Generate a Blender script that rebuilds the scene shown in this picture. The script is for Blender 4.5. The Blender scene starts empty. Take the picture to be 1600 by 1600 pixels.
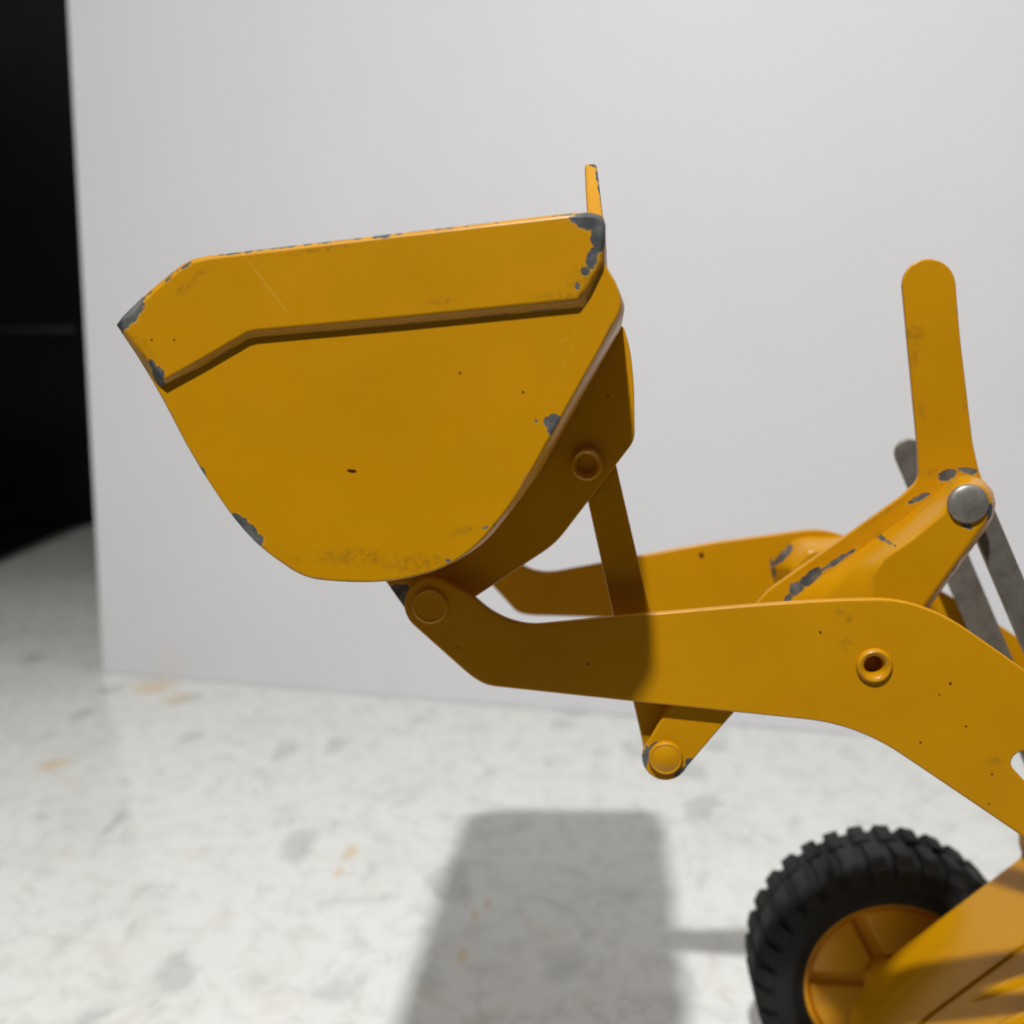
import bpy, bmesh, math, random
from mathutils import Vector, Matrix
random.seed(7)
R = math.radians
C = bpy.context.scene.collection
S = bpy.context.scene

# ------------------------------------------------------------------ camera, light, exposure
CAM_H = 0.2805
PITCH, YAW, F = R(7.45), R(5.5), 1600.0
cam_d = bpy.data.cameras.new('camera')
cam = bpy.data.objects.new('camera', cam_d); C.objects.link(cam)
cam.location = (0, 0, CAM_H)
cam.rotation_euler = (math.pi/2 - PITCH, 0, YAW)
cam_d.sensor_width = 36; cam_d.lens = 36.0
cam_d.clip_start = 0.01; cam_d.clip_end = 20
cam_d.dof.use_dof = True; cam_d.dof.focus_distance = 0.234; cam_d.dof.aperture_fstop = 12.0
S.camera = cam

w = bpy.data.worlds.new('World'); S.world = w; w.use_nodes = True
bg = w.node_tree.nodes['Background']
bg.inputs[0].default_value = (1.0, 0.92, 0.80, 1); bg.inputs[1].default_value = 0.085

def area(name, loc, target, size, power, col, size_y=None):
    l = bpy.data.lights.new(name, 'AREA'); o = bpy.data.objects.new(name, l); C.objects.link(o)
    l.shape = 'DISK' if size_y is None else 'RECTANGLE'
    l.size = size
    if size_y: l.size_y = size_y
    l.energy = power; l.color = col
    o.location = loc
    o.rotation_euler = (Vector(target) - Vector(loc)).to_track_quat('-Z', 'Y').to_euler()
    return o
key = area('ceiling_spot', (-0.15, -0.555, 1.6), (-0.15, -0.50, 0.0), 0.065, 30.5, (1.0, 0.985, 0.955))
key.data.spread = R(150)
area('ceiling_spot', (0.75, 0.50, 1.6), (0.72, 0.50, 0.0), 0.08, 3.8, (0.97, 0.985, 1.0))
area('ceiling_bounce', (-0.3, 0.6, 1.75), (-0.3, 0.6, 0.0), 3.0, 11.5, (1.0, 0.95, 0.86), 2.4)

S.view_settings.view_transform = 'Standard'; S.view_settings.look = 'None'
S.view_settings.exposure = 0.0; S.view_settings.gamma = 1.0
S.render.engine = 'CYCLES'

CAMM = Matrix.Rotation(YAW, 3, 'Z') @ Matrix.Rotation(math.pi/2 - PITCH, 3, 'X')
def at(px, py, y):
    "real point at depth y (metres in front of the camera) of something measured on the photograph"
    d = CAMM @ Vector(((px - 800)/F, -(py - 800)/F, -1))
    t = y/d.y
    return Vector((d.x*t, y, CAM_H + d.z*t))
def ground(px, py):
    d = CAMM @ Vector(((px - 800)/F, -(py - 800)/F, -1))
    t = -CAM_H/d.z
    return Vector((d.x*t, d.y*t, 0))

ROOT = Vector((0.13, 0.304, 0.0))

# ------------------------------------------------------------------ materials
def new_mat(name):
    m = bpy.data.materials.new(name); m.use_nodes = True
    nt = m.node_tree; b = nt.nodes['Principled BSDF']
    return m, nt, b
def N(nt, t, **kw):
    n = nt.nodes.new(t)
    for k, v in kw.items(): setattr(n, k, v)
    return n
def math_n(nt, op, a, b=None, c=None, clamp=False):
    n = N(nt, 'ShaderNodeMath', operation=op); n.use_clamp = clamp
    for i, v in enumerate((a, b, c)):
        if v is None: continue
        if isinstance(v, (int, float)): n.inputs[i].default_value = v
        else: nt.links.new(v, n.inputs[i])
    return n.outputs[0]
def smooth(nt, v, a, b):
    n = N(nt, 'ShaderNodeMapRange', interpolation_type='SMOOTHSTEP')
    nt.links.new(v, n.inputs[0]); n.inputs[1].default_value = a; n.inputs[2].default_value = b
    n.inputs[3].default_value = 0; n.inputs[4].default_value = 1
    return n.outputs[0]
def mixc(nt, fac, a, b):
    n = N(nt, 'ShaderNodeMix', data_type='RGBA')
    if isinstance(fac, (int, float)): n.inputs[0].default_value = fac
    else: nt.links.new(fac, n.inputs[0])
    for i, v in ((6, a), (7, b)):
        if isinstance(v, tuple): n.inputs[i].default_value = v + (1,) if len(v) == 3 else v
        else: nt.links.new(v, n.inputs[i])
    return n.outputs[2]
def noise(nt, vec, scale, detail=3, rough=0.55):
    n = N(nt, 'ShaderNodeTexNoise'); n.inputs['Scale'].default_value = scale
    n.inputs['Detail'].default_value = detail; n.inputs['Roughness'].default_value = rough
    nt.links.new(vec, n.inputs['Vector'])
    return n.outputs[0]
def blobs(nt, vec, spots, axes='xz'):
    "distance field (1 at the rim) of a list of elliptical spots (centre, rx, rz, angle)"
    cur = None
    for (c, rx, rz, ang) in spots:
        mp = N(nt, 'ShaderNodeMapping', vector_type='TEXTURE')
        mp.inputs['Location'].default_value = c
        if axes == 'xz':
            mp.inputs['Rotation'].default_value = (0, ang, 0); mp.inputs['Scale'].default_value = (rx, 50, rz)
        else:
            mp.inputs['Rotation'].default_value = (0, 0, ang); mp.inputs['Scale'].default_value = (rx, rz, 50)
        if cur is None: nt.links.new(vec, mp.inputs['Vector'])
        else:                                    # order the evaluation so that long lists stay within the shader stack
            sq = N(nt, 'ShaderNodeVectorMath', operation='MULTIPLY_ADD')
            nt.links.new(cur, sq.inputs[0]); sq.inputs[1].default_value = (1e-12, 1e-12, 1e-12); nt.links.new(vec, sq.inputs[2])
            nt.links.new(sq.outputs[0], mp.inputs['Vector'])
        ln = N(nt, 'ShaderNodeVectorMath', operation='LENGTH'); nt.links.new(mp.outputs[0], ln.inputs[0])
        cur = ln.outputs['Value'] if cur is None else math_n(nt, 'MINIMUM', cur, ln.outputs['Value'])
    return cur
def spots_px(lst, y):
    out = []
    for s in lst:
        px, py, rx, rz = s[:4]; ang = R(s[4]) if len(s) > 4 else 0
        k = y/F
        out.append((at(px, py, y) - ROOT, rx*k, rz*k, ang))
    return out

YEL = (0.505, 0.236, 0.0010)
def paint(name, y=0.25, chips=(), specks=(), grime=(), edge=0.0, edge_seed=0.0, rough=0.33, streak=()):
    m, nt, b = new_mat(name)
    tc = N(nt, 'ShaderNodeTexCoord'); P = tc.outputs['Object']
    L = nt.links
    fine = noise(nt, P, 900, 4, 0.65); mid = noise(nt, P, 240, 4, 0.6); big = noise(nt, P, 28, 3, 0.5)
    # hue drift of the old enamel
    col = mixc(nt, smooth(nt, big, 0.3, 0.75), YEL, (0.465, 0.213, 0.0010))
    # faint handling marks everywhere
    mk = noise(nt, P, 130, 6, 0.72)
    col = mixc(nt, math_n(nt, 'MULTIPLY', smooth(nt, mk, 0.60, 0.80), 0.22), col, (0.24, 0.125, 0.006))
    if grime:
        g = blobs(nt, P, spots_px(grime, y))
        gd = math_n(nt, 'ADD', g, math_n(nt, 'MULTIPLY', math_n(nt, 'SUBTRACT', mid, 0.5), 1.6))
        gm = math_n(nt, 'MULTIPLY', smooth(nt, gd, 1.05, 0.25), smooth(nt, fine, 0.36, 0.68))
        col = mixc(nt, math_n(nt, 'MULTIPLY', gm, 0.38), col, (0.11, 0.078, 0.012))
    if streak:
        g = blobs(nt, P, spots_px(streak, y))
        col = mixc(nt, math_n(nt, 'MULTIPLY', smooth(nt, g, 1.1, 0.6), 0.5), col, (0.52, 0.29, 0.025))
    scm = N(nt, 'ShaderNodeMapping'); scm.inputs['Rotation'].default_value = (0, 0.9, 0); scm.inputs['Scale'].default_value = (1500, 60, 45)
    L.new(P, scm.inputs['Vector'])
    sn = noise(nt, scm.outputs[0], 1.0, 2, 0.5)
    sm = math_n(nt, 'MULTIPLY', smooth(nt, sn, 0.70, 0.78), smooth(nt, big, 0.48, 0.62))
    col = mixc(nt, math_n(nt, 'MULTIPLY', sm, 0.25), col, (0.56, 0.30, 0.02))
    if specks:
        g = blobs(nt, P, spots_px(specks, y))
        gd = math_n(nt, 'ADD', g, math_n(nt, 'MULTIPLY', math_n(nt, 'SUBTRACT', fine, 0.5), 1.2))
        col = mixc(nt, smooth(nt, gd, 1.15, 0.8), col, (0.075, 0.012, 0.002))
    mask = None
    if chips:
        g = blobs(nt, P, spots_px(chips, y))
        wob = math_n(nt, 'ADD', math_n(nt, 'MULTIPLY', math_n(nt, 'SUBTRACT', mid, 0.5), 1.5),
                     math_n(nt, 'MULTIPLY', math_n(nt, 'SUBTRACT', fine, 0.5), 0.8))
        g = math_n(nt, 'ADD', g, wob)
        mask = smooth(nt, g, 1.04, 0.96); rim = smooth(nt, g, 1.28, 1.12)
        col = mixc(nt, math_n(nt, 'MULTIPLY', rim, 0.45), col, (0.55, 0.29, 0.025))
    if edge > 0:
        bv = N(nt, 'ShaderNodeBevel', samples=6); bv.inputs['Radius'].default_value = 0.0011
        ge = N(nt, 'ShaderNodeNewGeometry')
        dt = N(nt, 'ShaderNodeVectorMath', operation='DOT_PRODUCT')
        L.new(bv.outputs[0], dt.inputs[0]); L.new(ge.outputs['Normal'], dt.inputs[1])
        ed = smooth(nt, dt.outputs['Value'], 0.985, 0.93)
        sh = N(nt, 'ShaderNodeMapping'); sh.inputs['Location'].default_value = (edge_seed, edge_seed*0.3, 0)
        L.new(P, sh.inputs['Vector'])
        en = noise(nt, sh.outputs[0], 170, 5, 0.7)
        em = math_n(nt, 'MULTIPLY', ed, smooth(nt, en, 0.72 - edge*0.2, 0.75 - edge*0.2))
        mask = em if mask is None else math_n(nt, 'MAXIMUM', mask, em)
    h = math_n(nt, 'MULTIPLY', fine, 0.10)
    if mask is not None:
        metal = mixc(nt, smooth(nt, mid, 0.35, 0.7), (0.050, 0.056, 0.060), (0.13, 0.135, 0.13))
        metal = mixc(nt, math_n(nt, 'MULTIPLY', smooth(nt, fine, 0.60, 0.72), 0.5), metal, (0.30, 0.17, 0.02))
        col = mixc(nt, mask, col, metal)
        h = math_n(nt, 'SUBTRACT', h, mask)
        rg = math_n(nt, 'ADD', math_n(nt, 'MULTIPLY', mask, 0.22), math_n(nt, 'ADD', rough - 0.06, math_n(nt, 'MULTIPLY', mk, 0.14)))
    else:
        rg = math_n(nt, 'ADD', rough - 0.06, math_n(nt, 'MULTIPLY', mk, 0.14))
    L.new(rg, b.inputs['Roughness'])
    L.new(col, b.inputs['Base Color'])
    dent = noise(nt, P, 45, 2, 0.4)
    b0 = N(nt, 'ShaderNodeBump'); b0.inputs['Strength'].default_value = 0.7; b0.inputs['Distance'].default_value = 0.0006
    L.new(dent, b0.inputs['Height'])
    bp = N(nt, 'ShaderNodeBump'); bp.inputs['Strength'].default_value = 0.7; bp.inputs['Distance'].default_value = 0.0002
    L.new(h, bp.inputs['Height']); L.new(b0.outputs[0], bp.inputs['Normal']); L.new(bp.outputs[0], b.inputs['Normal'])
    b.inputs['Coat Weight'].default_value = 0.06; b.inputs['Coat Roughness'].default_value = 0.14
    b.inputs['Specular IOR Level'].default_value = 0.28
    return m

def steel(name, base=(0.20, 0.195, 0.185), rough=0.42, metal=0.85):
    m, nt, b = new_mat(name)
    P = N(nt, 'ShaderNodeTexCoord').outputs['Object']
    n1 = noise(nt, P, 160, 5, 0.7); n2 = noise(nt, P, 700, 3)
    c = mixc(nt, smooth(nt, n1, 0.35, 0.7), base, tuple(v*0.6 for v in base))
    c = mixc(nt, math_n(nt, 'MULTIPLY', smooth(nt, n2, 0.62, 0.75), 0.4), c, (0.12, 0.075, 0.04))
    nt.links.new(c, b.inputs['Base Color']); b.inputs['Metallic'].default_value = metal
    nt.links.new(math_n(nt, 'ADD', rough - 0.1, math_n(nt, 'MULTIPLY', n1, 0.25)), b.inputs['Roughness'])
    bp = N(nt, 'ShaderNodeBump'); bp.inputs['Strength'].default_value = 0.4; bp.inputs['Distance'].default_value = 0.0001
    nt.links.new(n2, bp.inputs['Height']); nt.links.new(bp.outputs[0], b.inputs['Normal'])
    return m

def plastic(name, base, rough=0.45, var=0.25, scale=150):
    m, nt, b = new_mat(name)
    P = N(nt, 'ShaderNodeTexCoord').outputs['Object']
    n1 = noise(nt, P, scale, 5, 0.65)
    c = mixc(nt, smooth(nt, n1, 0.3, 0.75), base, tuple(v*(1 - var) for v in base))
    nt.links.new(c, b.inputs['Base Color'])
    nt.links.new(math_n(nt, 'ADD', rough - 0.08, math_n(nt, 'MULTIPLY', n1, 0.16)), b.inputs['Roughness'])
    return m

# ------------------------------------------------------------------ mesh helpers
def link(name, me, mat, parent=None):
    o = bpy.data.objects.new(name, me); C.objects.link(o)
    me.materials.clear(); me.materials.append(mat)
    if parent is not None: o.parent = parent
    if name in ('side_plate', 'raised_band', 'bracket_flange', 'lift_arm', 'pressed_boss', 'tipping_crank', 'crank_cap', 'crank_leg', 'dump_link', 'steel_strut', 'spill_guard'):
        wn = o.modifiers.new('weighted_normal', 'WEIGHTED_NORMAL'); wn.keep_sharp = True; wn.weight = 100
    return o
def finish(me, ang=35):
    me.polygons.foreach_set('use_smooth', [True]*len(me.polygons))
    me.set_sharp_from_angle(angle=R(ang)); me.update()
def fillet(pts, rdef=6, seg=6):
    n = len(pts); out = []
    for i in range(n):
        p = Vector(pts[i][:2]); r = pts[i][2] if len(pts[i]) > 2 else rdef
        a = Vector(pts[i-1][:2]); b = Vector(pts[(i+1) % n][:2])
        if r <= 0: out.append(p); continue
        la, lb = (a-p).length, (b-p).length
        d = min(r, la*0.5, lb*0.5)
        A = p + (a-p)*(d/la); B = p + (b-p)*(d/lb)
        for k in range(seg+1):
            t = k/seg
            out.append(A*(1-t)**2 + p*2*t*(1-t) + B*t*t)
    res = []
    for p in out:
        if not res or (p-res[-1]).length > 0.4: res.append(p)
    if (res[0]-res[-1]).length < 0.4: res.pop()
    return res
def circle_px(cx, cy, r, n=32):
    return [Vector((cx + r*math.cos(2*math.pi*k/n), cy + r*math.sin(2*math.pi*k/n))) for k in range(n)]
def arc(cx, cy, r, a0, a1, n=8):
    "image-space arc, angles in degrees, clockwise on screen as the angle grows"
    return [(cx + r*math.cos(R(a0+(a1-a0)*k/n)), cy + r*math.sin(R(a0+(a1-a0)*k/n)), 0) for k in range(n+1)]
def plate_mesh(name, loops, y, t, bev=0.0004, res=3, shift=0.0):
    "flat sheet piece: outlines measured on the photograph at depth y, real thickness t, rounded edges"
    cu = bpy.data.curves.new(name, 'CURVE'); cu.dimensions = '2D'; cu.fill_mode = 'BOTH'
    cu.extrude = t/2 - bev; cu.bevel_depth = bev; cu.bevel_resolution = res; cu.offset = -bev
    for lp in loops:
        sp = cu.splines.new('POLY'); sp.points.add(len(lp)-1); sp.use_cyclic_u = True
        for q, p in zip(sp.points, lp):
            v = at(p[0], p[1], y) - ROOT
            q.co = (v.x, v.z, 0, 1)
    tmp = bpy.data.objects.new(name, cu); C.objects.link(tmp)
    dg = bpy.context.evaluated_depsgraph_get(); dg.update()
    me = bpy.data.meshes.new_from_object(tmp.evaluated_get(dg))
    bpy.data.objects.remove(tmp); bpy.data.curves.remove(cu)
    yc = y - ROOT.y + t/2 + shift
    for v in me.vertices:
        x, yy, z = v.co; v.co = (x, yc - z, yy)
    bm = bmesh.new(); bm.from_mesh(me)
    bmesh.ops.remove_doubles(bm, verts=bm.verts, dist=1e-6)
    bmesh.ops.recalc_face_normals(bm, faces=bm.faces)
    bm.to_mesh(me); bm.free()
    me.name = name; finish(me, 32)
    return me
def plate(name, loops, y, t, mat, parent, bev=0.0004, shift=0.0):
    return link(name, plate_mesh(name, loops, y, t, bev, shift=shift), mat, parent)
def lathe_mesh(name, prof, n=48, axis_c=(0, 0, 0), close=False):
    "profile [(radius, y)] turned about the y axis"
    bm = bmesh.new(); rings = []
    for (r, y) in prof:
        if r < 1e-7:
            rings.append([bm.verts.new((axis_c[0], axis_c[1]+y, axis_c[2]))])
        else:
            rings.append([bm.verts.new((axis_c[0]+r*math.cos(2*math.pi*k/n), axis_c[1]+y, axis_c[2]+r*math.sin(2*math.pi*k/n))) for k in range(n)])
    pairs = list(zip(rings, rings[1:]))
    if close: pairs.append((rings[-1], rings[0]))
    for a, b in pairs:
        for k in range(n):
            k2 = (k+1) % n
            if len(a) == 1 and len(b) == 1: continue
            if len(a) == 1: bm.faces.new((a[0], b[k], b[k2]))
            elif len(b) == 1: bm.faces.new((a[k], b[0], a[k2]))
            else: bm.faces.new((a[k], b[k], b[k2], a[k2]))
    bmesh.ops.recalc_face_normals(bm, faces=bm.faces)
    me = bpy.data.meshes.new(name); bm.to_mesh(me); bm.free(); finish(me, 40)
    return me
def lathe(name, px, py, y, prof_px, mat, parent, n=48, close=False):
    "profile radii in photograph pixels at depth y, offsets in millimetres"
    c = at(px, py, y) - ROOT; k = y/F
    return link(name, lathe_mesh(name, [(r*k, d*0.001) for r, d in prof_px], n, c, close), mat, parent)
def box_mesh(name, x0, x1, y0, y1, z0, z1, bev=0.002, seg=2):
    bm = bmesh.new()
    vs = [bm.verts.new((x, y, z)) for x in (x0, x1) for y in (y0, y1) for z in (z0, z1)]
    for f in ((0,1,3,2), (4,6,7,5), (0,4,5,1), (2,3,7,6), (0,2,6,4), (1,5,7,3)): bm.faces.new([vs[i] for i in f])
    bmesh.ops.recalc_face_normals(bm, faces=bm.faces)
    if bev: bmesh.ops.bevel(bm, geom=bm.edges[:], offset=bev, segments=seg, profile=0.5, affect='EDGES')
    me = bpy.data.meshes.new(name); bm.to_mesh(me); bm.free(); finish(me, 32)
    return me
def loft_mesh(name, loops, bev=0.0, seg=3, sharp=35, cap0=True, cap1=True):
    "closed loops of 3-D points skinned one to the next, ends capped"
    bm = bmesh.new(); rs = [[bm.verts.new(p) for p in lp] for lp in loops]
    n = len(rs[0]); horiz = []
    for a, b in zip(rs, rs[1:]):
        for k in range(n): bm.faces.new((a[k], a[(k+1) % n], b[(k+1) % n], b[k]))
    if cap0: bm.faces.new(rs[0])
    if cap1: bm.faces.new(rs[-1])
    bmesh.ops.recalc_face_normals(bm, faces=bm.faces)
    if bev:
        bm.edges.ensure_lookup_table()
        es = [e for r in rs[1:] for k in range(n) for e in [bm.edges.get((r[k], r[(k+1) % n]))] if e and e.is_manifold]
        bmesh.ops.bevel(bm, geom=es, offset=bev, segments=seg, profile=0.5, affect='EDGES', clamp_overlap=True)
    me = bpy.data.meshes.new(name); bm.to_mesh(me); bm.free(); finish(me, sharp)
    return me
def strip_mesh(name, prof, y0, y1, t, ny=1, sharp=30):
    "sheet of thickness t: open profile [(x,z)] carried from depth y0 to y1 (local metres)"
    P = [Vector(p) for p in prof]; n = len(P); nor = []
    for i in range(n):
        d = (P[min(i+1, n-1)] - P[max(i-1, 0)]).normalized(); nor.append(Vector((-d.y, d.x)))
    inner = [p + q*t for p, q in zip(P, nor)]
    loop = P + inner[::-1]
    loops = [[(p.x, y0 + (y1-y0)*k/ny, p.y) for p in loop] for k in range(ny+1)]
    bm = bmesh.new(); rs = [[bm.verts.new(p) for p in lp] for lp in loops]
    m = len(loop)
    for a, b in zip(rs, rs[1:]):
        for k in range(m): bm.faces.new((a[k], a[(k+1) % m], b[(k+1) % m], b[k]))
    for r in (rs[0], rs[-1]):
        for i in range(n-1): bm.faces.new((r[i], r[i+1], r[m-2-i], r[m-1-i]))
    bmesh.ops.recalc_face_normals(bm, faces=bm.faces)
    me = bpy.data.meshes.new(name); bm.to_mesh(me); bm.free(); finish(me, sharp)
    return me
def tag(o, label, cat, group=None, kind=None):
    if label: o['label'] = label
    if cat: o['category'] = cat
    if group: o['group'] = group
    if kind: o['kind'] = kind
    return o

# ------------------------------------------------------------------ the counter
def counter_material():
    m, nt, b = new_mat('white_quartz')
    P = N(nt, 'ShaderNodeTexCoord').outputs['Object']
    dn = N(nt, 'ShaderNodeTexNoise'); dn.inputs['Scale'].default_value = 18; dn.inputs['Detail'].default_value = 4
    nt.links.new(P, dn.inputs['Vector'])
    ws = N(nt, 'ShaderNodeVectorMath', operation='MULTIPLY_ADD')
    nt.links.new(dn.outputs['Color'], ws.inputs[0]); ws.inputs[1].default_value = (0.05, 0.05, 0.0); nt.links.new(P, ws.inputs[2])
    W = ws.outputs[0]
    base = (0.64, 0.652, 0.64)
    big = noise(nt, W, 14, 5, 0.6); med = noise(nt, W, 42, 5, 0.62); fn = noise(nt, P, 170, 4, 0.6)
    col = mixc(nt, math_n(nt, 'MULTIPLY', smooth(nt, big, 0.45, 0.72), 0.35), base, (0.53, 0.535, 0.515))
    col = mixc(nt, math_n(nt, 'MULTIPLY', smooth(nt, med, 0.53, 0.70), 0.55), col, (0.42, 0.425, 0.41))
    mot = noise(nt, W, 85, 6, 0.68)
    col = mixc(nt, math_n(nt, 'MULTIPLY', smooth(nt, mot, 0.47, 0.66), 0.42), col, (0.42, 0.42, 0.40))
    warm = noise(nt, W, 30, 4, 0.6)
    col = mixc(nt, math_n(nt, 'MULTIPLY', smooth(nt, warm, 0.58, 0.74), 0.35), col, (0.50, 0.46, 0.37))
    # thin grey veins
    v = math_n(nt, 'ABSOLUTE', math_n(nt, 'SUBTRACT', noise(nt, W, 11, 4, 0.55), 0.5))
    vm = math_n(nt, 'MULTIPLY', smooth(nt, v, 0.016, 0.0), smooth(nt, noise(nt, P, 9, 2), 0.46, 0.62))
    col = mixc(nt, math_n(nt, 'MULTIPLY', vm, 0.28), col, (0.31, 0.315, 0.305))
    # angular stone flakes
    vo = N(nt, 'ShaderNodeTexVoronoi', feature='F1'); vo.inputs['Scale'].default_value = 30; vo.inputs['Randomness'].default_value = 1
    sc = N(nt, 'ShaderNodeMapping'); sc.inputs['Rotation'].default_value = (0, 0, 0.7); sc.inputs['Scale'].default_value = (1, 0.55, 1)
    nt.links.new(W, sc.inputs['Vector']); nt.links.new(sc.outputs[0], vo.inputs['Vector'])
    pick = N(nt, 'ShaderNodeSeparateColor'); nt.links.new(vo.outputs['Color'], pick.inputs[0])
    fl = math_n(nt, 'MULTIPLY', smooth(nt, pick.outputs[0], 0.74, 0.76), smooth(nt, vo.outputs['Distance'], 0.42, 0.22))
    col = mixc(nt, math_n(nt, 'MULTIPLY', fl, 0.5), col, (0.35, 0.355, 0.35))
    fl2 = math_n(nt, 'MULTIPLY', smooth(nt, pick.outputs[1], 0.93, 0.94), smooth(nt, vo.outputs['Distance'], 0.28, 0.12))
    col = mixc(nt, math_n(nt, 'MULTIPLY', fl2, 0.45), col, (0.52, 0.45, 0.27))
    # rust-coloured flecks where the slab shows them
    fl3 = []
    for (px, py, rx, ry, a) in ((84, 1195, 24, 13, 8), (240, 1073, 40, 20, -12), (275, 1090, 22, 12, -20), (548, 1331, 13, 14, 0), (530, 1362, 7, 9, 0), (722, 1494, 12, 12, 0), (762, 1412, 7, 8, 0), (742, 1428, 7, 8, 0)):
        g = ground(px, py); k = g.y/F
        fl3.append((g, rx*k, ry*k*2.6, R(a)))
    d = blobs(nt, P, fl3, 'xy')
    d = math_n(nt, 'ADD', d, math_n(nt, 'MULTIPLY', math_n(nt, 'SUBTRACT', noise(nt, P, 120, 4), 0.5), 1.4))
    col = mixc(nt, math_n(nt, 'MULTIPLY', smooth(nt, d, 1.1, 0.5), 0.55), col, (0.56, 0.41, 0.20))
    col = mixc(nt, math_n(nt, 'MULTIPLY', smooth(nt, fn, 0.6, 0.8), 0.2), col, (0.45, 0.45, 0.43))
    nt.links.new(col, b.inputs['Base Color'])
    nt.links.new(math_n(nt, 'ADD', 0.10, math_n(nt, 'MULTIPLY', fn, 0.08)), b.inputs['Roughness'])
    b.inputs['IOR'].default_value = 1.56
    return m
ct = link('countertop', box_mesh('countertop', -1.9, 1.6, 0.05, 2.25, -0.03, 0.0, 0.004), counter_material())
tag(ct, 'white marbled quartz counter with grey veins and rust flecks', None, kind='structure')

m_floor = plastic('dark_floor', (0.05, 0.042, 0.035), 0.5, 0.3, 6)
fl = link('floor', box_mesh('floor', -25, 25, -25, 25, -0.95, -0.9, 0), m_floor)  # unseen dark floor, added to block ambient light from below
tag(fl, 'unseen dark floor added below the counter edge to block light from below', None, kind='structure')

# ------------------------------------------------------------------ white board standing behind
m_board, nt, b = new_mat('white_foam_board')
P = N(nt, 'ShaderNodeTexCoord').outputs['Object']
n1 = noise(nt, P, 7, 3); n2 = noise(nt, P, 900, 3)
nt.links.new(mixc(nt, smooth(nt, n1, 0.3, 0.7), (0.81, 0.815, 0.855), (0.79, 0.795, 0.838)), b.inputs['Base Color'])
b.inputs['Roughness'].default_value = 0.6
bp = N(nt, 'ShaderNodeBump'); bp.inputs['Strength'].default_value = 0.15; bp.inputs['Distance'].default_value = 0.0002
nt.links.new(n2, bp.inputs['Height']); nt.links.new(bp.outputs[0], b.inputs['Normal'])
g0 = ground(161, 1051); g1 = ground(1380, 1153)
dirb = (g1 - g0).normalized(); width = 1.02
ob = link('foam_board', box_mesh('foam_board', 0, width, 0, 0.006, 0.0004, 0.72, 0.0006), m_board)
ob.location = g0; ob.rotation_euler = (0, 0, math.atan2(dirb.y, dirb.x))
tag(ob, 'large blank white board standing upright behind the yellow toy loader', 'board')

# ------------------------------------------------------------------ black cooker at the end of the counter
m_blk = plastic('black_enamel', (0.0022, 0.0021, 0.002), 0.35, 0.4, 20)
m_glass = plastic('black_glass', (0.0015, 0.002, 0.0028), 0.2, 0.2, 10)
m_knob = plastic('dark_grey_plastic', (0.010, 0.010, 0.011), 0.4)
m_blk.node_tree.nodes['Principled BSDF'].inputs['Specular IOR Level'].default_value = 0.2
e0 = ground(0, 893); e1 = ground(142, 829)
ck = bpy.data.objects.new('cooker', None); C.objects.link(ck)
ck.location = (e0.x, e0.y - 0.15, 0.0); ck.rotation_euler = (0, 0, math.atan2(e1.y-e0.y, e1.x-e0.x) - math.pi/2)
tag(ck, 'black glossy cooker with tall back panel at the far end of the counter', 'cooker')
link('cooktop', box_mesh('cooktop', -0.76, 0.0, 0.0, 0.62, 0.0006, 0.012, 0.003), m_glass, ck)
link('back_panel', box_mesh('back_panel', -0.80, 0.55, 0.625, 0.70, 0.0006, 1.3, 0.004), m_blk, ck)
link('ledge', box_mesh('ledge', -0.78, 0.0, 0.612, 0.624, 0.355, 0.375, 0.003), m_blk, ck)
for k, (bx, by, br) in enumerate(((-0.17, 0.17, 0.085), (-0.17, 0.45, 0.07), (-0.55, 0.17, 0.07), (-0.55, 0.45, 0.085))):
    me = bpy.data.meshes.new('burner_grate'); bm = bmesh.new()
    bmesh.ops.create_circle(bm, segments=8, radius=0.001)
    bm.clear()
    for a in range(4):
        M = Matrix.Translation((bx, by, 0.030)) @ Matrix.Rotation(a*math.pi/4, 4, 'Z') @ Matrix.Diagonal((br*2, 0.008, 0.010, 1))
        bmesh.ops.create_cube(bm, size=1, matrix=M)
    for a in range(8):
        M = Matrix.Translation((bx, by, 0.0185)) @ Matrix.Rotation(a*math.pi/4, 4, 'Z') @ Matrix.Translation((br-0.006, 0, 0)) @ Matrix.Diagonal((0.010, 0.009, 0.013, 1))
        bmesh.ops.create_cube(bm, size=1, matrix=M)
    bm.to_mesh(me); bm.free(); link('burner_grate', me, m_knob, ck)

# ------------------------------------------------------------------ the toy loader
toy = bpy.data.objects.new('toy_loader', None); C.objects.link(toy); toy.location = ROOT
tag(toy, 'chipped yellow pressed steel toy front loader with raised bucket on the white counter', 'toy loader')

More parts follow.
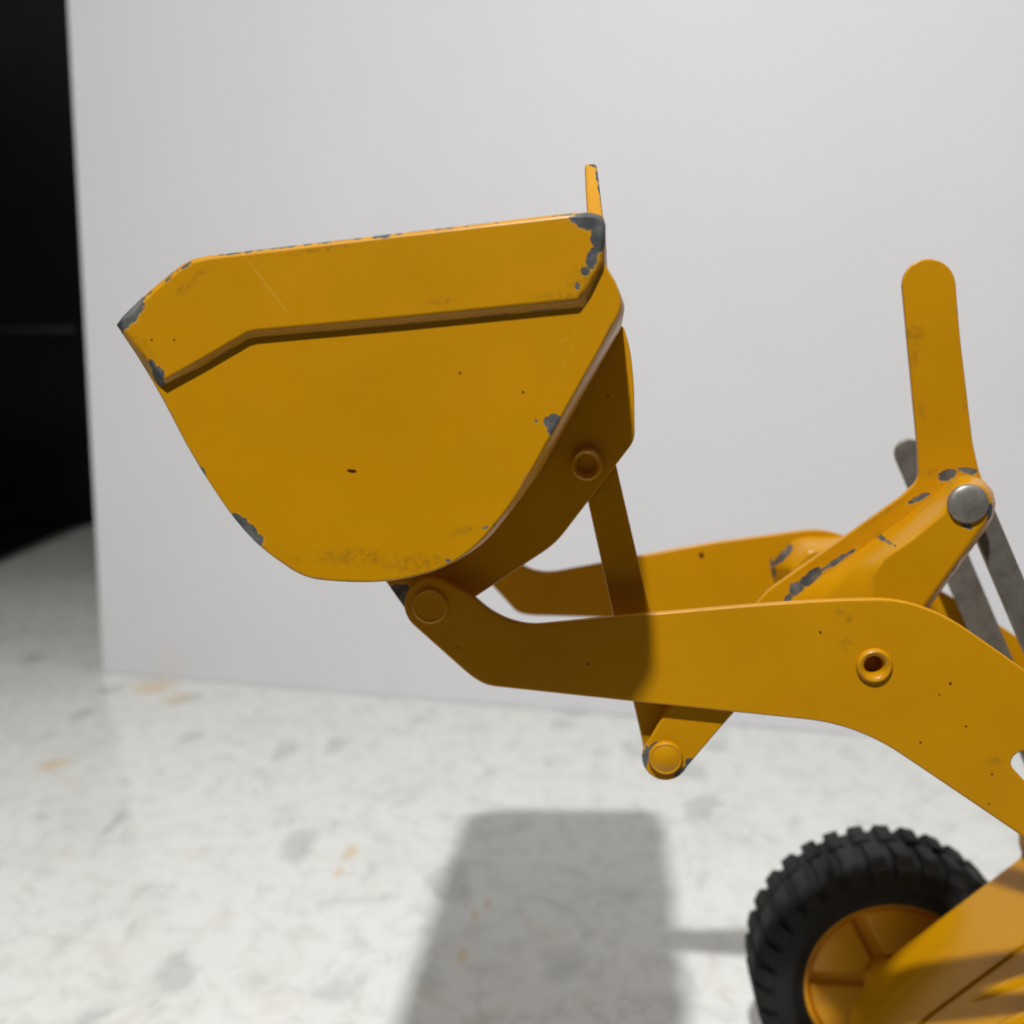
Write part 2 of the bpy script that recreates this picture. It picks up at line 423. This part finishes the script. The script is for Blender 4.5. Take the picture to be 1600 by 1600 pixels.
Y_SIDE, Y_ARM, Y_BRK, Y_CRANK, Y_LINK = 0.206, 0.258, 0.2625, 0.285, 0.2648
Y_FARM, Y_MID = 0.352, 0.304
SIDE_CHIPS = [(204, 489, 32, 15, -50), (192, 504, 14, 13), (246, 587, 11, 16, 10), (239, 571, 5, 10, -20),
           (266, 655, 4, 9, -25), (275, 672, 3, 7, -25), (316, 739, 6, 9, -25), (290, 700, 2.5, 7, -28), (338, 775, 2.5, 6, -35), (384, 827, 33, 13, 47), (398, 843, 15, 13, 40), (352, 795, 8, 4, 50),
           (505, 375, 11, 5, -8), (600, 366, 9, 6), (478, 380, 7, 3), (452, 383, 8, 2.5, -8), (425, 387, 6, 2.5), (404, 390, 6, 2), (370, 395, 5, 2), (290, 414, 10, 3, -35), (262, 436, 6, 2.5, -38),
           (920, 345, 30, 12, 6), (936, 365, 11, 22), (925, 405, 8, 16, 10), (936, 385, 7, 10), (915, 424, 7, 6), (902, 447, 4, 6),
           (857, 661, 9, 10), (866, 654, 9, 9), (862, 671, 8, 10), (871, 660, 8, 12), (838, 658, 3.5, 3.5), (700, 876, 5, 3.5), (758, 825, 6, 3, -25), (775, 820, 5, 2)]
rr_ = random.Random(11)
for k in range(20):
    tx = 335 + 555*rr_.random(); ty = 399 - (tx-325)*66.5/570
    SIDE_CHIPS.append((tx, ty+0.5, rr_.uniform(2.5, 8), rr_.uniform(1.2, 3.2), -7))
for k in range(7):
    tx = 215 + 80*rr_.random(); ty = 470 - (tx-215)*0.78
    SIDE_CHIPS.append((tx, ty, rr_.uniform(2.5, 6), rr_.uniform(1.2, 2.4), -40))
SIDE_SPECKS = [(550, 736, 8, 3, 4), (719, 583, 2, 2), (817, 613, 2, 2), (272, 531, 2, 2), (237, 531, 2, 2)]
SIDE_GRIME = [(560, 872, 130, 20, 0), (640, 880, 90, 18, -8), (725, 830, 40, 10, -20), (905, 445, 55, 28, -35), (885, 462, 70, 12, -6), (930, 420, 16, 40, 10), (225, 545, 14, 40, -28), (300, 440, 60, 10, -38), (690, 470, 30, 8, -5), (500, 390, 90, 6, -7)]
SIDE_STREAK = [(418, 447, 70, 2.2, 53), (884, 530, 9, 1.6, -25), (876, 541, 7, 1.4, 30), (892, 548, 6, 1.4, -50), (881, 567, 6, 1.6, -40), (898, 521, 5, 1.4, 10), (868, 534, 5, 1.2, -20)]  # pale streaks; the short ones put glints on scratches into the colour
def on_band(q): return q[1] < (600 - (q[0]-250)*0.55 if q[0] < 390 else 525 - (q[0]-390)*0.1)
def off_band(q): return not on_band(q)
m_side = paint('paint_bucket_side', Y_SIDE, list(filter(off_band, SIDE_CHIPS)), list(filter(off_band, SIDE_SPECKS)), list(filter(off_band, SIDE_GRIME)), 0.9, 0.0, streak=list(filter(off_band, SIDE_STREAK)))
m_band = paint('paint_bucket_band', Y_SIDE-0.0017, list(filter(on_band, SIDE_CHIPS)), list(filter(on_band, SIDE_SPECKS)), list(filter(on_band, SIDE_GRIME)), 1.0, 0.0, streak=list(filter(on_band, SIDE_STREAK)))
m_shell = paint('paint_bucket_shell', 0.26, chips=[(860, 665, 14, 12)], edge=0.35, edge_seed=3.1)
m_brk = paint('paint_bracket', Y_BRK, chips=[(628, 932, 22, 18, 45), (640, 955, 10, 12)], specks=[(950, 618, 2, 2), (716, 1012, 2, 2)], edge=0.25, edge_seed=5.7)
m_guard = paint('paint_spill_guard', 0.255, chips=[(929, 252, 8, 4), (935, 278, 3.5, 11, -6), (938, 300, 3, 9, -6), (942, 322, 3, 8, -6)], edge=1.2, edge_seed=1.7)
m_arm = paint('paint_near_arm', Y_ARM, 
    specks=[(1282, 988, 2.2, 2.2), (1485, 1068, 2.2, 2.2), (1509, 1135, 2.2, 2), (1550, 1210, 2.2, 2.2), (1438, 1160, 2, 1.6), (920, 1038, 1.8, 1.8), (716, 1012, 1.8, 1.8), (1545, 1256, 1.5, 2), (1468, 1086, 1.6, 1.2)],
    grime=[(1312, 957, 16, 7, 20), (1326, 966, 7, 10), (1318, 1008, 9, 18, 20), (1328, 1000, 7, 18, 10), (1320, 1014, 7, 12), (1550, 1190, 22, 10)], edge=0.4, edge_seed=8.3, rough=0.38)
m_farm = paint('paint_far_arm', Y_FARM, chips=[(1222, 866, 24, 2.2, -50), (1207, 890, 2.2, 16, -10)], specks=[(1096, 868, 4, 5)], edge=0.2, edge_seed=2.2)
m_crank = paint('paint_crank', Y_CRANK, chips=[(1243, 920, 11, 13), (1268, 902, 26, 8, -38), (1305, 878, 32, 4.5, -36), (1232, 940, 7, 14), (1482, 742, 16, 8, -20), (1512, 736, 16, 6, 8), (1437, 778, 18, 5, -28),
           (1498, 488, 3, 6)],
    grime=[(1430, 520, 20, 14), (1428, 560, 10, 30), (1508, 635, 8, 24), (1440, 645, 8, 20), (1460, 740, 40, 12), (1380, 800, 60, 8, -34)], edge=0.25, edge_seed=6.1)
m_leg = paint('paint_crank_leg', Y_BRK, chips=[(1006, 1186, 7, 26, 12), (1066, 1206, 15, 10, -40), (1078, 1188, 8, 7), (1020, 1163, 12, 4, -40)], edge=0.2, edge_seed=6.6)
m_cap = paint('paint_crank_cap', 0.275, chips=[(1386, 845, 5, 4, -25), (1478, 793, 6, 12), (1494, 812, 12, 5, 40), (1533, 797, 6, 14), (1482, 885, 6, 9, 40), (1470, 897, 3, 7)], edge=0.2, edge_seed=9.4)
m_yel = paint('paint_plain', 0.26, edge=0.15, edge_seed=4.4)
m_link = paint('paint_link', Y_LINK, edge=0.15, edge_seed=7.4)
m_body = paint('paint_chassis', 0.32, edge=0.1, edge_seed=2.9, rough=0.24)
m_steel = steel('worn_steel', (0.22, 0.208, 0.185), 0.45, 0.55)
m_rivet = steel('rivet_steel', (0.34, 0.325, 0.30), 0.48, 0.7)

# ---- bucket
side_px = fillet([(183, 509, 8), (300, 403, 30), (895, 332, 10), (938, 334, 12), (946, 350, 8), (945, 412, 10), (966, 446, 16), (973, 481, 18), (931, 557, 60), (868, 668, 90),
                  (806, 781, 80), (744, 856, 60), (688, 892, 50), (604, 911, 60), (530, 910, 30), (474, 904, 30), (405, 856, 40), (362, 808, 40), (300, 715, 60), (245, 607, 60)], 10)
def offset_poly(pts, d):
    "grow a closed image outline (clockwise on screen) by d pixels"
    n = len(pts); out = []
    for i in range(n):
        t = (pts[(i+1) % n] - pts[i-1]).normalized()
        out.append(pts[i] + Vector((t.y, -t.x))*d)
    return out
# shell: floor from the cutting lip, round the heel and up the back
i0 = min(range(len(side_px)), key=lambda i: (side_px[i]-Vector((183, 509))).length)
i1 = min(range(len(side_px)), key=lambda i: (side_px[i]-Vector((946, 350))).length)
def chain_of(poly):
    out = []; i = i1
    while True:
        v = at(poly[i][0], poly[i][1], Y_SIDE) - ROOT; out.append((v.x, v.z))
        if i == i0: break
        i = (i+1) % len(poly)
    return out
inset = offset_poly(side_px, -1.2)
bulge = []
for p, q_ in zip(side_px, offset_poly(side_px, 6.5)):
    f = min(1.0, max(0.0, (p.x-640)/120.0))*min(1.0, max(0.0, (p.y-440)/40.0)) if p.y > 400 else 0.0
    bulge.append(p + (q_-p)*f)
bulge = [a + (b_-a)*0.5 + (b_-a)*0.5 for a, b_ in zip(inset, bulge)]
Y_BFAR = 0.410
def shell_mesh():
    pa, pb = chain_of(inset), chain_of(bulge)
    rows = [(Y_SIDE+0.0007, pa), (Y_SIDE+0.0025, [(a[0]+(b_[0]-a[0])*0.62, a[1]+(b_[1]-a[1])*0.62) for a, b_ in zip(pa, pb)]), (Y_SIDE+0.006, pb), (Y_BFAR-0.0075, pb), (Y_BFAR-0.0022, pa)]
    bm = bmesh.new(); rs = []
    n = len(pa); T = 0.0011
    for y, pr_ in rows:
        P_ = [Vector(p) for p in pr_]; inn = []
        for k in range(n):
            d = (P_[min(k+1, n-1)] - P_[max(k-1, 0)]).normalized(); inn.append(P_[k] - Vector((-d.y, d.x))*T)
        rs.append([bm.verts.new((p.x, y-ROOT.y, p.y)) for p in P_ + inn[::-1]])
    m_ = 2*n
    for a, b_ in zip(rs, rs[1:]):
        for k in range(m_): bm.faces.new((a[k], a[(k+1) % m_], b_[(k+1) % m_], b_[k]))
    for r in (rs[0], rs[-1]):
        for k in range(n-1): bm.faces.new((r[k], r[k+1], r[m_-2-k], r[m_-1-k]))
    bmesh.ops.recalc_face_normals(bm, faces=bm.faces)
    me = bpy.data.meshes.new('bucket'); bm.to_mesh(me); bm.free(); finish(me, 50)
    return me
bucket = link('bucket', shell_mesh(), m_shell, toy)
bucket['label'] = 'tipped-back yellow bucket with bare metal chips along its rim'
sp_me = plate_mesh('side_plate', [side_px], Y_SIDE, 0.0013, 0.0005)
link('side_plate', sp_me, m_side, bucket)
far = link('side_plate', sp_me.copy(), m_yel, bucket)
far.location = (0, Y_BFAR - Y_SIDE - 0.0013, 0)
# raised reinforcing band pressed along the mouth of the near side
band_o = [(182, 508), (192, 494), (222, 465), (262, 431), (284, 414), (302, 404.5), (325, 399.5), (600, 367), (895, 332.5), (928, 332), (942, 338), (946.5, 352), (945, 412), (928, 450), (913, 481), (640, 507), (400, 528), (388, 531), (320, 572), (248, 606)]
band_i = [(190, 510), (196, 497), (224.5, 468.5), (264, 434.5), (285.5, 417.5), (303, 408), (326, 402.5), (601, 370), (895, 335.5), (926, 335), (939, 340.5), (943, 353), (940, 405), (919, 446), (903, 468), (636, 495), (398, 517), (386, 520), (318, 560), (256, 594)]
lo = [at(x, y, Y_SIDE + 0.0002) - ROOT for x, y in band_o]
hi = [at(x, y, Y_SIDE - 0.0017) - ROOT for x, y in band_i]
link('raised_band', loft_mesh('raised_band', [lo, hi], bev=0.0006, seg=3, sharp=60), m_band, bucket)
# spill guard: hemmed upward extension of the back sheet with sloping ends
def guard():
    zt = at(925, 250, 0.262).z; zb = at(940, 352, 0.236).z
    xt = at(923, 254, 0.262).x; xb = at(933, 340, 0.24).x
    ys, ye = 0.2365, 2*Y_MID - 0.2365
    ins = 0.026
    out = [(ys-0.001, zb-0.006), (ys, zb), (ys+ins*0.5, zb+(zt-zb)*0.56), (ys+ins*0.88, zt-0.0016), (ys+ins+0.004, zt), (ye-ins-0.004, zt), (ye-ins*0.88, zt-0.0016), (ye, zb), (ye+0.001, zb-0.006)]
    def xs(z): return xb + (xt-xb)*(z-zb)/(zt-zb)
    def th(z): return 1.0 - 0.22*max(0.0, min(1.0, (z-zb)/(zt-zb)))
    a = [(xs(z)-0.0021*th(z)-ROOT.x, y-ROOT.y, z) for y, z in out]; c = [(xs(z)+0.0017*th(z)-ROOT.x, y-ROOT.y, z) for y, z in out]
    bm = bmesh.new(); A = [bm.verts.new(p) for p in a]; B = [bm.verts.new(p) for p in c]
    n = len(A); bm.faces.new(A); bm.faces.new(B[::-1])
    for k in range(n): bm.faces.new((A[k], B[k], B[(k+1) % n], A[(k+1) % n]))
    bmesh.ops.recalc_face_normals(bm, faces=bm.faces)
    bmesh.ops.bevel(bm, geom=bm.edges[:], offset=0.0008, segments=3, profile=0.5, affect='EDGES')
    me = bpy.data.meshes.new('spill_guard'); bm.to_mesh(me); bm.free(); finish(me, 35)
    return me
link('spill_guard', guard(), m_guard, bucket)
# hinge bracket: two flanges welded to the back of the bucket
brk_px = fillet([(600, 905, 4), (655, 880, 4), (800, 790, 30), (880, 660, 30), (945, 520, 10), (974, 508, 6), (985, 545, 20), (991, 600, 30), (992, 688, 14), (868, 850, 24), (735, 938, 4), (668, 985, 8), (640, 962, 6)])
brk_me = plate_mesh('bracket_flange', [brk_px], Y_BRK, 0.0016)
link('bracket_flange', brk_me, m_brk, bucket)
bf = link('bracket_flange', brk_me.copy(), m_yel, bucket); bf.location = (0, 2*(Y_MID - Y_BRK) - 0.0016, 0)
ring = [(27.5, 0.2), (28.5, -0.5), (27, -1.2), (23.5, -1.7), (19.5, -1.5), (16.5, -0.8), (15.2, 0.3), (15, 3.0), (0, 3.2)]
lathe('eyelet', 917, 725, Y_BRK, [(25.5, 0.2), (26.2, -0.5), (25, -1.1), (22, -1.5), (18.5, -1.3), (15.8, -0.7), (14.8, 0.3), (14.6, 1.0), (0, 1.1)], m_brk, bucket)

# ---- lift arms
near_px = fillet(arc(674, 945, 43, 135, 300, 12) + [(735, 928, 30), (772, 960, 40), (822, 978, 50), (960, 964, 40), (1180, 945, 60), (1300, 937, 60), (1405, 935, 70), (1480, 962, 80), (1600, 1045, 80),
        (1740, 1150, 60), (1830, 1260, 60), (1850, 1380, 40), (1790, 1440, 40), (1600, 1309, 40), (1500, 1241, 60), (1375, 1157, 90), (1300, 1129, 80), (1000, 1098, 60), (760, 1072, 26), (735, 1057, 20)], 8)
slot_px = fillet([(1576, 1193, 22), (1594, 1172, 20), (1640, 1182, 20), (1740, 1262, 30), (1780, 1340, 30), (1740, 1345, 30), (1640, 1262, 20)], 12)
hole_px = circle_px(1366, 1040, 15, 28)
arm1 = plate('lift_arm', [near_px, slot_px, hole_px], Y_ARM, 0.0024, m_arm, toy, 0.0006)
lathe('eyelet', 1366, 1040, Y_ARM, [(27.2, 0.3), (28.2, -0.15), (27.2, -0.7), (23.5, -1.15), (19.5, -1.0), (16.2, -0.4), (14.6, 0.5), (14.2, 2.0), (14.2, 4.5), (0, 4.5)], m_arm, arm1)
lathe('pivot_rivet', 672, 947, Y_ARM, [(29.5, 0.2), (29.5, -0.25), (28.2, -0.5), (25, -0.6), (24, -0.45), (0, -0.35)], m_arm, arm1)
far_px = fillet(arc(768, 868, 31, 140, 300, 10) + [(812, 884, 20), (852, 896, 24), (998, 869, 40), (1096, 850, 40), (1231, 832, 40), (1280, 826, 30), (1325, 838, 40), (1400, 880, 60), (1465, 920, 60), (1550, 969, 60), (1600, 1002, 60), (1700, 1075, 60),
        (1740, 1140, 30), (1690, 1190, 30), (1600, 1160, 40), (1500, 1110, 60), (1400, 1055, 60), (1300, 1012, 60), (1200, 990, 60), (947, 965, 40), (828, 962, 20), (808, 958, 16)], 8)
arm2 = plate('lift_arm', [far_px], Y_FARM, 0.0024, m_farm, toy, 0.0006)
bo = [(1203, 890), (1212, 874), (1240, 843), (1262, 838), (1330, 838), (1400, 885), (1400, 965), (1225, 965)]
bi = [(1236, 893), (1240, 882), (1258, 862), (1272, 857), (1325, 858), (1385, 895), (1385, 955), (1248, 955)]
link('pressed_boss', loft_mesh('pressed_boss', [[at(x, y, Y_FARM+0.0002)-ROOT for x, y in bo], [at(x, y, Y_FARM-0.014)-ROOT for x, y in bi]], bev=0.002, seg=3, sharp=60), m_farm, arm2)

# ---- tipping linkage
crank_px = fillet(arc(1452, 446, 42, 180, 355, 14) + [(1500, 520, 20), (1520, 690, 10), (1530, 735, 10), (1550, 790, 20), (1535, 835, 20), (1440, 950, 40), (1340, 1040, 40), (1200, 1060, 30), (1130, 1020, 20), (1180, 945, 20), (1202, 921, 14), (1325, 835, 30), (1412, 773, 14), (1436, 750, 14), (1434, 700, 20)], 8)
crank = plate('tipping_crank', [crank_px], Y_CRANK, 0.0018, m_crank, toy, 0.0005)
leg_px = fillet([(1165, 985, 20), (1255, 990, 20), (1230, 1030, 20), (1146, 1114, 40)] + arc(1040, 1183, 37, 25, 195, 12) + [(1045, 1105, 20)], 8)
plate('crank_leg', [leg_px], Y_BRK - 0.0017, 0.0018, m_leg, crank, 0.0005)
crank['label'] = 'flat lever with round-ended handle sticking up'
base = [(1215, 1010), (1234, 938), (1285, 899), (1340, 861), (1410, 811), (1462, 771), (1482, 752), (1500, 743), (1520, 743), (1538, 751), (1550, 766), (1554, 785), (1551, 803), (1541, 822), (1500, 878), (1452, 943), (1418, 1010)]
mid = [(1280, 1010), (1290, 938), (1320, 898), (1356, 868), (1414, 822), (1464, 778), (1483, 757), (1501, 746), (1521, 745), (1540, 753), (1552, 768), (1556, 787), (1553, 806), (1543, 825), (1502, 881), (1454, 947), (1421, 1014)]
top = [(1350, 1010), (1356, 938), (1361, 897), (1378, 871), (1422, 841), (1470, 802), (1484, 774), (1501, 757), (1519, 754), (1536, 761), (1546, 773), (1550, 789), (1547, 806), (1537, 824), (1497, 879), (1448, 946), (1416, 1014)]
cap = link('crank_cap', loft_mesh('crank_cap', [[at(x, y, Y_CRANK+0.0002)-ROOT for x, y in base], [at(x, y, 0.2770)-ROOT for x, y in mid], [at(x, y, 0.2675)-ROOT for x, y in top]], bev=0.0013, seg=4, sharp=70), m_cap, crank)
lathe('rivet', 1512, 787, 0.2675, [(30, 0.3), (30.2, -0.4), (29, -0.8), (26, -1.15), (20, -1.35), (10, -1.45), (0, -1.5)], m_rivet, crank)
lathe('pivot_rivet', 1040, 1183, Y_BRK - 0.0017, [(27, 0.2), (27.5, -0.6), (26.5, -1.1), (24.5, -1.4), (22, -1.25), (18, -1.5), (10, -1.9), (0, -2.0)], m_yel, crank)
link_px = fillet([(900, 700, 20), (918, 685, 14), (945, 688, 14), (960, 715, 14), (1016, 957, 20), (1064, 1165, 20)] + arc(1038, 1181, 33, 10, 170, 10) + [(1005, 1165, 10), (957, 957, 20)], 8)
plate('dump_link', [link_px], Y_LINK, 0.0018, m_link, toy, 0.0005)

def bar(tx, ty, y, halfw, L):
    "flat steel strut with a round top, running down and back; image measures at depth y"
    d = Vector((1, 2.36)).normalized(); n = Vector((d.y, -d.x)); c = Vector((tx, ty)); pts = []
    for k in range(13):
        a = math.pi*k/12
        pts.append(c - n*halfw*math.cos(a) - d*halfw*math.sin(a))
    e = c + d*L
    for k in range(13):
        a = math.pi*k/12
        pts.append(e + n*halfw*math.cos(a) + d*halfw*math.sin(a))
    return pts
q = plate('steel_strut', [bar(1506, 738, 0.2935, 22.5, 640)], 0.2935, 0.0022, m_steel, toy, 0.0006)
p = plate('steel_strut', [bar(1422, 709, 0.344, 23.5, 570)], 0.344, 0.0022, m_steel, toy, 0.0006)

# ---- wheels
W_C = at(1400, 1550, 0.370); W_R = W_C.z          # tyre stands on the counter
m_rub = plastic('black_rubber', (0.0024, 0.0024, 0.0023), 0.7, 0.35, 120)
m_lug = plastic('worn_rubber_tread', (0.0038, 0.0038, 0.0040), 0.7, 0.4, 200)
m_rim = plastic('orange_plastic', (0.74, 0.33, 0.003), 0.42, 0.15, 60)
rt, ri, wd = W_R, W_R*0.64, 0.036
rc = rt - 0.0027
tyre_prof = [(ri, 0.006), (ri, 0.0025), (ri+0.0015, 0.0005), (ri+0.006, -0.0012), (rc-0.011, -0.0012), (rc-0.006, 0.0002), (rc-0.002, 0.0022), (rc, 0.005), (rc+0.0004, wd/2), (rc, wd-0.005), (rc-0.002, wd-0.0022), (rc-0.006, wd), (ri+0.006, wd+0.001), (ri, wd-0.002), (ri, wd-0.006)]
tyre_me = lathe_mesh('tyre', tyre_prof, 72, close=True)
rim_me = lathe_mesh('wheel', [(ri+0.0004, 0.0030), (ri-0.0012, 0.0030), (ri-0.0018, 0.006), (ri-0.003, 0.0068), (0.010, 0.0082), (0.0095, 0.0050), (0.0085, 0.0040), (0.0040, 0.0040), (0.0034, 0.0050), (0.0032, 0.024), (0.010, 0.0242), (ri+0.0004, 0.0245)], 64, close=True)
def panel_mesh():
    "raised wedge between two spoke grooves"
    g = 0.0023; L = []
    for (r0, r1, gg, y0, y1) in ((0.0105, ri-0.0022, g, 0.0182, 0.0176), (0.0112, ri-0.0026, g+0.0005, 0.0060, 0.0042)):
        def edge(r, s, y): return (math.sqrt(r*r-gg*gg), gg)
        lp = []
        def rot(x, z, a): return (x*math.cos(a)-z*math.sin(a), x*math.sin(a)+z*math.cos(a))
        for r, y in ((r0, y0), (r1, y1)):
            a0 = math.asin(gg/r); a1 = math.pi/3 - a0
            ks = range(7) if r == r0 else range(6, -1, -1)
            lp += [(r*math.cos(a0+(a1-a0)*k/6), y, r*math.sin(a0+(a1-a0)*k/6)) for k in ks]
        L.append(lp)
    return loft_mesh('rim_panel', L, bev=0.0007, seg=2, sharp=50)
panel_me = panel_mesh()
NL = 32
def lug_mesh():
    a = 0.66*math.pi/NL; L = []
    for (r, s, y0) in ((rc-0.0085, 0.92, 0.0002), (rc-0.0018, 0.98, 0.0004), (rc-0.0004, 1.0, 0.0022), (rt, 0.80, 0.0048)):
        y1 = 0.0165
        L.append([(r*math.sin(-a*s), y0, r*math.cos(a*s)), (r*math.sin(a*s), y0, r*math.cos(a*s)), (r*math.sin(a*s), y1, r*math.cos(a*s)), (r*math.sin(-a*s), y1, r*math.cos(a*s))])
    return loft_mesh('lug', L, bev=0.0005, seg=2, sharp=50)
lug_me = lug_mesh()
def wheel(cx, ycen, spin):
    w_ = link('wheel', rim_me, m_rim, toy)
    w_.location = (cx - ROOT.x, ycen - wd/2 - ROOT.y, W_R); w_.rotation_euler = (0, spin, 0)
    link('tyre', tyre_me, m_rub, w_)
    for k in range(6):
        s = link('rim_panel', panel_me, m_rim, w_); s.rotation_euler = (0, k*math.pi/3, 0)
    for k in range(NL):
        l = link('lug', lug_me, m_lug, w_); l.rotation_euler = (0, k*2*math.pi/NL, 0)
        l2 = link('lug', lug_me, m_lug, w_); l2.rotation_euler = (0, (k+0.2)*2*math.pi/NL, math.pi); l2.location = (0, wd, 0)
yc_far = 0.370 + wd/2; yc_near = 2*Y_MID - yc_far
wheel(W_C.x, yc_far, R(2)); wheel(W_C.x, yc_near, R(9)); wheel(W_C.x+0.21, yc_far, R(20)); wheel(W_C.x+0.21, yc_near, R(4))

# ---- chassis: curved hood panels with a seam, tower and axles
def prof_px(lst, y): 
    out = []
    for p in fillet_open(lst):
        v = at(p[0], p[1], y) - ROOT; out.append((v.x, v.z))
    return out
def fillet_open(pts, seg=6):
    res = [Vector(pts[0][:2])]
    for i in range(1, len(pts)-1):
        p = Vector(pts[i][:2]); a = Vector(pts[i-1][:2]); b_ = Vector(pts[i+1][:2]); r = pts[i][2]
        d = min(r, (a-p).length/2, (b_-p).length/2); A = p+(a-p).normalized()*d; B = p+(b_-p).normalized()*d
        for k in range(seg+1):
            t = k/seg; res.append(A*(1-t)**2 + p*2*t*(1-t) + B*t*t)
    res.append(Vector(pts[-1][:2])); return res
hood = [(1590, 1225), (1592, 1320, 12), (1598, 1338, 10), (1530, 1390, 30), (1385, 1500, 40), (1338, 1553, 30), (1322, 1620, 30), (1325, 1690)]
pr = prof_px(hood, 0.357)
chassis = link('chassis', strip_mesh('chassis', pr, 0.3205-ROOT.y, 0.357-ROOT.y, 0.0014, sharp=40), m_body, toy)
pr2 = [(x+0.0006, z-0.0006) for x, z in pr]
link('hood_panel', strip_mesh('hood_panel', pr2, 0.262-ROOT.y, 0.3198-ROOT.y, 0.0014, sharp=40), m_body, chassis)
# pressed ridges on the near hood panel
d3 = (at(1530, 1390, 0.357) - at(1385, 1500, 0.357)).normalized(); n3 = Vector((-d3.z, 0, d3.x))
if n3.z < 0: n3 = -n3
for (px, py, yy) in ((1499, 1414, 0.310), (1488, 1421, 0.295), (1470, 1435, 0.281)):
    c = at(px, py, 0.357); c = Vector((c.x+0.0006, yy, c.z-0.0006)) - ROOT
    run = (d3*0.95 + Vector((0, -0.32, 0))).normalized(); side = run.cross(n3)
    bm = bmesh.new(); rings = []
    for st in range(11):
        t = st/10; e = math.sin(math.pi*t); rr = []
        for a in range(7):
            an = math.pi*a/6
            rr.append(bm.verts.new(c + run*((t-0.5)*0.036) + side*(0.0026*math.cos(an)*(0.2+0.8*e)) + n3*(0.0016*e*math.sin(an) - 0.0003)))
        rings.append(rr)
    for a, b2 in zip(rings, rings[1:]):
        for jj in range(6): bm.faces.new((a[jj], a[jj+1], b2[jj+1], b2[jj]))
    bmesh.ops.recalc_face_normals(bm, faces=bm.faces)
    me = bpy.data.meshes.new('ridge'); bm.to_mesh(me); bm.free(); finish(me, 80)
    link('ridge', me, m_body, chassis)
def toy_box(name, x0, x1, y0, y1, z0, z1, mat, parent, bev=0.002):
    return link(name, box_mesh(name, x0-ROOT.x, x1-ROOT.x, y0-ROOT.y, y1-ROOT.y, z0, z1, bev), mat, parent)
fx = W_C.x
zt = at(1598, 1338, 0.357).z; xt = at(1598, 1338, 0.357).x
toy_box('frame', fx-0.006, fx+0.26, 0.268, 0.331, 0.034, 0.062, m_body, chassis)
toy_box('tower', xt+0.004, xt+0.09, 0.264, 0.346, 0.060, at(1590, 1225, 0.357).z, m_body, chassis)
toy_box('engine_cover', xt+0.0905, xt+0.22, 0.264, 0.346, 0.0625, 0.125, m_body, chassis, 0.006)
for cx in (fx, fx+0.21):
    me = lathe_mesh('axle', [(0, yc_near-0.004-ROOT.y), (0.003, yc_near-0.004-ROOT.y), (0.003, yc_far+0.004-ROOT.y), (0, yc_far+0.004-ROOT.y)], 20)
    o = link('axle', me, m_steel, chassis); o.location = (cx-ROOT.x, 0, W_R)
# pins tying the arms and the bucket bracket together
for (nm, px, py, y, r, y0, y1) in (('arm_pin', 672, 947, Y_ARM, 0.0028, 0.2584, 0.3535), ('crank_pin', 1366, 1040, Y_ARM, 0.003, 0.2675, 0.3535), ('link_pin', 917, 725, Y_BRK, 0.002, 0.264, 0.357), ('arm_axle', 1815, 1395, Y_ARM, 0.003, 0.2584, 0.30)):
    c = at(px, py, y) - ROOT
    me = lathe_mesh(nm, [(0, y0-ROOT.y), (r, y0-ROOT.y), (r, y1-ROOT.y), (0, y1-ROOT.y)], 20, (c.x, 0, c.z))
    link(nm, me, m_yel if nm != 'arm_axle' else m_steel, toy)
